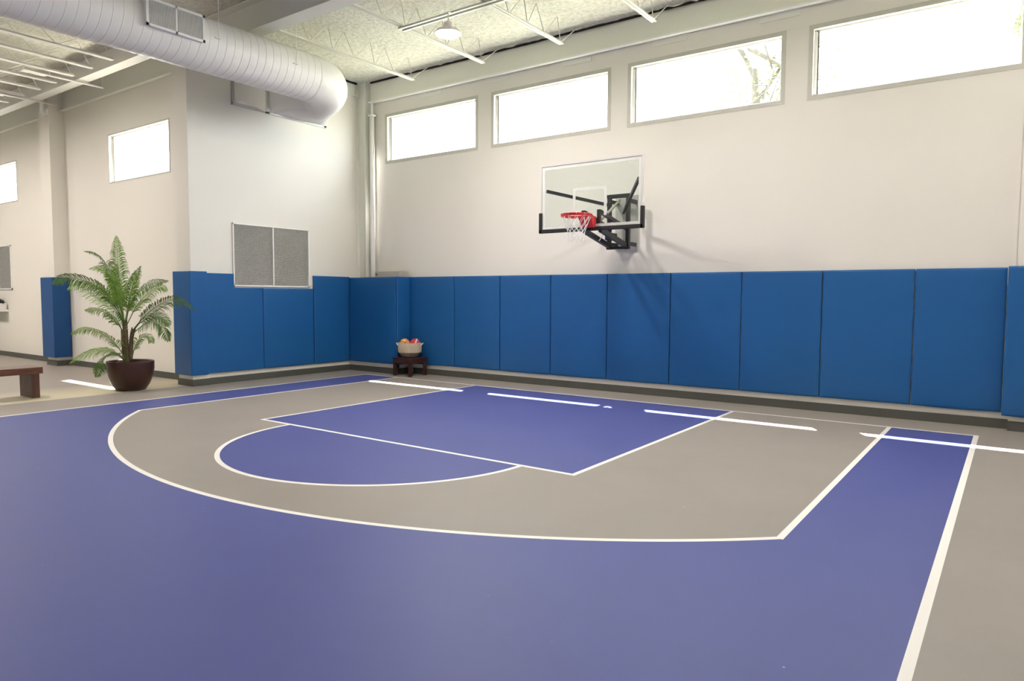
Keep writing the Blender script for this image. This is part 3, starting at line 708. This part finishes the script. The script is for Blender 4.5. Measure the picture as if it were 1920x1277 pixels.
def woven(prof, strands, amp, n=144):
    bm = bmesh.new(); rings = []
    for j, (r, z) in enumerate(prof):
        rings.append([bm.verts.new(((r+amp*abs(math.sin(strands*math.pi*k/n)))*math.cos(2*math.pi*k/n), (r+amp*abs(math.sin(strands*math.pi*k/n)))*math.sin(2*math.pi*k/n), z)) for k in range(n)])
    for a, c in zip(rings, rings[1:]):
        for k in range(n): bm.faces.new([a[k], a[(k+1) % n], c[(k+1) % n], c[k]])
    return bm
bm = woven([(.235, .105), (.243, .15), (.245, .20), (.243, .26), (.238, .295), (.228, .30), (.226, .26), (.228, .12)], 36, .007)
link('upper_wall', bm, M['rope'], t, smooth=True)
bm = lathe(bmesh.new(), [(0, .0), (.145, .0), (.165, .012)]+sum([[(.165+.07*q/6+.004, .012+.095*q/6), (.165+.07*(q+.5)/6-.002, .012+.095*(q+.5)/6)] for q in range(6)], [])+[(.238, .108), (.225, .11), (.15, .02), (0, .02)], n=64)
link('lower_bowl', bm, M['ropedark'], t, smooth=True)
bm = bmesh.new(); tube(bm, [(.238*math.cos(a), .238*math.sin(a), .30) for a in [2*math.pi*i/48 for i in range(49)]], .009, 8, False); link('rim', bm, M['rope'], t, smooth=True)
aR = YAW
for s in (-1, 1):
    bm = bmesh.new(); pts = []
    for i in range(13):
        q = math.pi*i/12; off = .055*math.cos(q); zz = .275-.055*math.sin(q)*-1 if False else .27+.05*math.sin(q)
        rr = .248+.03*math.sin(q); ang = aR+(0 if s > 0 else math.pi)+off/.24
        pts.append((rr*math.cos(ang), rr*math.sin(ang), zz-.02))
    tube(bm, pts, .010, 8); link('handle', bm, M['net'], t, smooth=True)
def ballmat(name, c1, cs, mode):
    m_ = bpy.data.materials.new(name); m_.use_nodes = True; N = m_.node_tree.nodes; L = m_.node_tree.links
    b = N['Principled BSDF']; b.inputs['Roughness'].default_value = .5
    tc = N.new('ShaderNodeTexCoord'); sp = N.new('ShaderNodeSeparateXYZ'); L.new(tc.outputs['Object'], sp.inputs[0])
    def op(o, a, c=0.0):
        n = N.new('ShaderNodeMath'); n.operation = o
        for i, v in enumerate((a, c)):
            if isinstance(v, (int, float)): n.inputs[i].default_value = v
            else: L.new(v, n.inputs[i])
        return n.outputs[0]
    X, Y, Z = sp.outputs
    w_ = .004 if mode == 'seam' else .014
    l1 = op('LESS_THAN', op('ABSOLUTE', X), w_); l2 = op('LESS_THAN', op('ABSOLUTE', Z), w_)
    m = op('MAXIMUM', l1, l2) if mode == 'seam' else l1
    if mode == 'seam':
        for s in (1, -1):
            d = op('SUBTRACT', op('ABSOLUTE', op('SUBTRACT', Y, 0)), .075)
            m = op('MAXIMUM', m, op('LESS_THAN', op('ABSOLUTE', op('SUBTRACT', d, op('MULTIPLY', op('MULTIPLY', X, X), -3.0))), w_))
    mx = N.new('ShaderNodeMix'); mx.data_type = 'RGBA'; L.new(m, mx.inputs[0]); mx.inputs[6].default_value = (*c1, 1); mx.inputs[7].default_value = (*cs, 1)
    L.new(mx.outputs[2], b.inputs['Base Color'])
    n = N.new('ShaderNodeTexVoronoi'); n.inputs['Scale'].default_value = 220; L.new(tc.outputs['Object'], n.inputs['Vector'])
    bp = N.new('ShaderNodeBump'); bp.inputs['Strength'].default_value = .3; bp.inputs['Distance'].default_value = .002; L.new(n.outputs[0], bp.inputs['Height']); L.new(bp.outputs[0], b.inputs['Normal'])
    return m_
def ball(name, off, z, r, m_, rot, label):
    bm = bmesh.new(); bmesh.ops.create_uvsphere(bm, u_segments=40, v_segments=24, radius=r)
    o = link(name, bm, m_, smooth=True); o.location = (BX+off*math.cos(aR), BY+off*math.sin(aR), BZ+z); o.rotation_euler = rot; tag(o, label, 'ball', 'balls in the basket')
ball('basketball', -.112, .285, .108, ballmat('orange_ball', (.80, .36, .10), (.05, .03, .02), 'seam'), (.5, .6, .7), 'orange basketball with dark seams at the left of the basket')
ball('playground_ball', .112, .285, .110, ballmat('red_ball', (.72, .04, .05), (.85, .75, .7), 'stripe'), (.0, .35, .75), 'red ball with a white stripe at the right of the basket')

# ---------------------------------------------------------------- bench
t = root('wooden_bench', (-4.40, -6.32, 0), 'brown wooden slab bench at the left edge on the grey floor', 'bench')
link('seat', B((-.26, -1.75, .39), (.26, 0, .495)), M['walnut'], t, bevel=.006)
link('leg', B((-.25, -.16, 0), (.25, -.05, .39)), M['walnut_leg'], t, bevel=.005)
link('leg', B((-.25, -1.68, 0), (.25, -1.57, .39)), M['walnut_leg'], t, bevel=.005)

# ---------------------------------------------------------------- shelf with plant at the left edge
t = root('wall_shelf', (-13.58, YC, .93), 'small white wall shelf with a grey panel below at the left edge', 'shelf')
link('board', B((-.45, -.22, .27), (.40, 0, .33)), M['white'], t)
link('panel', B((-.45, -.02, .01), (.40, 0, .27)), mat('grey_panel', (.50, .50, .46), .5), t)
t = root('dark_plant', (-13.54, YC-.12, 1.261), 'dark leafy plant in a white box on the wall shelf', 'plant')
link('planter', B((-.40, -.09, 0), (.33, .09, .16)), M['white'], t, bevel=.01)
bm = bmesh.new()
for i in range(90):
    x = random.uniform(-.34, .40); a = random.uniform(-1.3, 1.3); l = random.uniform(.08, .17)
    p = Vector((x, 0, .15)); q = p+Vector((math.sin(a)*l, random.uniform(-.08, .08), math.cos(a)*l)); s = Vector((.03, 0, .02)); mid = (p+q)/2
    v = [bm.verts.new(p), bm.verts.new(mid+s), bm.verts.new(q), bm.verts.new(mid-s)]; bm.faces.new(v)
o = link('foliage', bm, M['plantdark'], t); md = o.modifiers.new('s', 'SOLIDIFY'); md.thickness = .003

# small wall device at the right edge
t = root('wall_bracket', (8.66, 0, 2.45), 'small dark topped bracket on the wall at the right edge', 'bracket')
link('cap', B((-.04, -.06, .03), (.25, -.0, .05)), M['black'], t)
link('body', B((-.02, -.05, -.02), (.25, 0, .03)), M['white'], t)

# ---------------------------------------------------------------- potted palm
PX, PY = -3.95, -5.03
PR = Vector((math.cos(YAW), math.sin(YAW), 0)); PF = Vector((-0.903, 0.430, 0))   # away from the court, towards the wall
T_ = root('potted_palm', (PX, PY, 0), 'tall feathery green palm in a round brown pot', 'potted plant')
pot = [(0, 0), (.20, 0), (.235, .012), (.30, .11), (.355, .25), (.378, .38), (.380, .50), (.376, .515), (.362, .515), (.358, .49), (.350, .44), (0, .44)]
link('pot', lathe(bmesh.new(), pot, n=64), M['pot'], T_, smooth=True)
link('soil', lathe(bmesh.new(), [(0, .465), (.2, .46), (.352, .445), (.352, .441), (0, .441)], n=32), M['soil'], T_)
def sk(cx, cy, d=0.0):     # sketch grid (photo study) to metres around the pot
    u = (cx/4.12+80-246)/107.0; z = (731-(430+cy/4.12))/107.0
    return PR*u+PF*d+Vector((0, 0, z))
def spline(pts, n):
    out = []; P_ = [pts[0]]+pts+[pts[-1]]
    for i in range(1, len(P_)-2):
        for k in range(n):
            t = k/n; a, b, c, d = P_[i-1], P_[i], P_[i+1], P_[i+2]
            out.append(.5*((2*b)+(c-a)*t+(2*a-5*b+4*c-d)*t*t+(3*b-a-3*c+d)*t**3))
    out.append(pts[-1]); return out
for j, pts in enumerate([[(655, 1030, 0), (650, 850, 0), (645, 700, 0)], [(640, 1000, -.06), (632, 880, -.05), (630, 780, -.04)], [(685, 1000, .03), (695, 850, .03), (715, 770, .02)]]):
    P_ = spline([sk(*p) for p in pts], 8); bm = bmesh.new(); nP = len(P_)
    r0 = (.052, .036, .038)[j]
    tube(bm, P_, [r0*(1-.45*i/nP)*(1+.10*((i % 3)-1)) for i in range(nP)], 12)
    for i in range(1, nP-1):     # old leaf bases
        for k in range(3):
            a = 2.1*i+2.1*k; nd = PR*math.cos(a)+PF*math.sin(a); c = P_[i]+nd*r0*.8
            tube(bm, [c, c+nd*.012+Vector((0, 0, .05))], [.012, .004], 5)
    link('stem', bm, M['trunk'], T_, smooth=True)
fr = [  # control points (sketch x, y, depth), leaflet length, density, material
 ([(645, 700, 0), (625, 480, .02), (612, 300, .02), (605, 55, -.05)], .23, 0),
 ([(640, 700, .05), (590, 480, .15), (530, 290, .2), (440, 190, .22), (352, 168, .2)], .17, 1),
 ([(640, 690, -.05), (600, 480, -.15), (540, 350, -.22), (470, 300, -.26), (398, 310, -.3)], .17, 0),
 ([(655, 700, .06), (690, 540, .15), (730, 400, .2), (785, 282, .2)], .17, 1),
 ([(640, 720, -.04), (560, 560, -.12), (440, 440, -.2), (300, 385, -.25), (190, 380, -.28), (118, 425, -.3)], .25, 1),
 ([(640, 730, .1), (550, 590, .25), (420, 480, .4), (300, 420, .45), (200, 460, .48)], .25, 0),
 ([(632, 780, -.06), (590, 720, -.15), (520, 650, -.2), (440, 620, -.25), (350, 622, -.28)], .19, 0),
 ([(632, 790, .0), (600, 720, .05), (555, 660, .1), (500, 650, .12), (560, 830, .3)][:4], .19, 1),
 ([(645, 1000, -.1), (600, 910, -.25), (530, 830, -.35), (420, 775, -.42), (330, 765, -.45), (245, 800, -.5)], .17, 0),
 ([(640, 1000, -.12), (590, 950, -.3), (510, 922, -.42), (400, 930, -.5), (310, 965, -.52), (232, 1015, -.55)], .15, 0),
 ([(640, 1010, -.15), (590, 960, -.35), (530, 950, -.5), (465, 1010, -.6), (430, 1115, -.62)], .15, 1),
 ([(660, 720, .0), (690, 600, -.1), (760, 490, -.2), (860, 415, -.25), (985, 398, -.3)], .20, 1),
 ([(670, 730, .1), (740, 600, .2), (830, 500, .3), (930, 440, .35), (992, 470, .38)], .22, 0),
 ([(700, 790, -.05), (780, 690, -.2), (880, 600, -.35), (1000, 540, -.45), (1090, 550, -.5), (1172, 622, -.52)], .19, 1),
 ([(710, 790, .05), (770, 720, .1), (850, 680, .15), (930, 670, .15), (1000, 735, .15)], .21, 1),
 ([(712, 800, -.1), (780, 740, -.25), (860, 700, -.35), (930, 730, -.4), (980, 850, -.45)], .19, 1),
 ([(695, 1000, .05), (720, 920, .1), (760, 850, .15), (820, 825, .2), (872, 880, .2)], .15, 0),
 ([(650, 710, -.12), (680, 600, -.25), (715, 470, -.32), (738, 330, -.36)], .18, 0),
 ([(640, 700, -.12), (590, 580, -.28), (520, 480, -.38), (440, 395, -.42)], .17, 0),
 ([(640, 700, .1), (600, 540, .25), (575, 420, .3), (600, 260, .32)], .17, 1),
]
for ctrl, ll, dk in fr:
    ll *= 1.15; twist = random.choice((-1, 1))*random.uniform(.45, .85)
    P_ = spline([sk(*c) for c in ctrl], 10); nP = len(P_)
    bm = bmesh.new(); tube(bm, P_, [.009*(1-.8*i/nP) for i in range(nP)], 6)
    seglen = [0]
    for a, b in zip(P_, P_[1:]): seglen.append(seglen[-1]+(b-a).length)
    tot = seglen[-1]; ds = .021; s = tot*.22
    while s < tot:
        i = max(k for k in range(nP) if seglen[k] <= s); i = min(i, nP-2)
        f = (s-seglen[i])/max(1e-6, seglen[i+1]-seglen[i]); p = P_[i].lerp(P_[i+1], f); d = (P_[i+1]-P_[i]).normalized()
        side = d.cross(Vector((0, 0, 1)))
        side = side.normalized() if side.length > .15 else PF.copy()
        if abs(d.z) > .8: side = (PR*.9+PF*.3).normalized()
        if abs(d.z) <= .8: side = Matrix.Rotation(twist, 3, d) @ side
        up = side.cross(d).normalized()
        if up.z < 0: up = -up
        q = (s/tot-.22)/.78; le = ll*(.35+.65*math.sin(math.pi*min(1, q*.75+.25)))*(1-.75*q**8)*random.uniform(.85, 1.1)
        for sg in (-1, 1):
            o1 = (side*sg*.72+d*.62+up*.18+Vector([random.uniform(-.08, .08) for _ in range(3)])).normalized()
            a0 = p; a1 = p+o1*le*.45+Vector((0, 0, -le*.03)); a2 = p+o1*le*.75+Vector((0, 0, -le*.22)); a3 = p+o1*le*.85+Vector((0, 0, -le*.55))
            wn = d.cross(o1).cross(o1).normalized(); wv = wn*.0080
            v = [bm.verts.new(x) for x in (a0-wv*.4, a0+wv*.4, a1-wv, a1+wv, a2-wv*.7, a2+wv*.7, a3)]
            bm.faces.new([v[0], v[1], v[3], v[2]]); bm.faces.new([v[2], v[3], v[5], v[4]]); bm.faces.new([v[4], v[5], v[6]])
        s += ds
    me_o = link('frond', bm, M['leafdeep'] if dk else M['leaf'], T_)

# ---------------------------------------------------------------- outdoors beyond the high windows
og = link('ground_outside', B((-60, 0.35, -.3), (60, 60, -.05)), M['ground']); tag(og, 'sunlit pale ground outside the windows', 'ground', kind='structure')
t = root('outdoor_tree', (3.7, 5.2, -.1), 'pale leafy tree outside seen through the third high window', 'tree')
bm = bmesh.new()
def branch(p, d, l, r, lev):
    pts = [p]; q = p.copy(); dd = d.copy()
    for i in range(5):
        dd = (dd+Vector([random.uniform(-.12, .12) for _ in range(3)])).normalized(); q = q+dd*l/5; pts.append(q.copy())
    tube(bm, pts, [r*(1-.5*i/5) for i in range(6)], 7)
    if lev > 0:
        for k in range(3):
            c = pts[2+k]; nd = (dd+Vector([random.uniform(-.9, .9) for _ in range(3)])).normalized(); branch(c, nd, l*.62, r*.5, lev-1)
tube(bm, [(0, 0, 0), (.03, 0, 3), (0, 0, 5.8), (-.05, 0, 6.9)], [.2, .15, .11, .08], 10)
branch(Vector((0, 0, 6.6)), Vector((-.5, .1, .8)).normalized(), 1.6, .07, 2)
branch(Vector((-.2, 0, 7.4)), Vector((.75, 0, -.55)).normalized(), 1.9, .07, 2)
branch(Vector((0, 0, 6.2)), Vector((.6, .2, .7)).normalized(), 1.5, .05, 2)
branch(Vector((0, 0, 5.8)), Vector((.3, .3, .4)).normalized(), 1.1, .04, 2)
link('branches', bm, M['bark'], t, smooth=True)
def leaves(c, n, rad):
    bm = bmesh.new()
    for i in range(n):
        p = Vector(c)+Vector([random.gauss(0, rad) for _ in range(3)]); a = Vector([random.uniform(-1, 1) for _ in range(3)]).normalized()*.05; b = a.cross(Vector((.3, .8, .4))).normalized()*.03
        bm.faces.new([bm.verts.new(p-a), bm.verts.new(p+b), bm.verts.new(p+a), bm.verts.new(p-b)])
    return bm
tag(link('leaves', leaves((.3, .1, 6.5), 260, .55), M['outleaf'], t), kind=None)
t = root('outdoor_tree', (8.6, 5.2, -.1), 'yellow green leaves outside at the right end of the last high window', 'tree')
link('trunk', tube(bmesh.new(), [(.9, 0, 0), (.85, 0, 4), (.6, 0, 7)], [.18, .12, .05], 10), M['bark'], t, smooth=True)
link('leaves', leaves((.1, 0, 6.9), 300, .18), M['outleaf'], t)
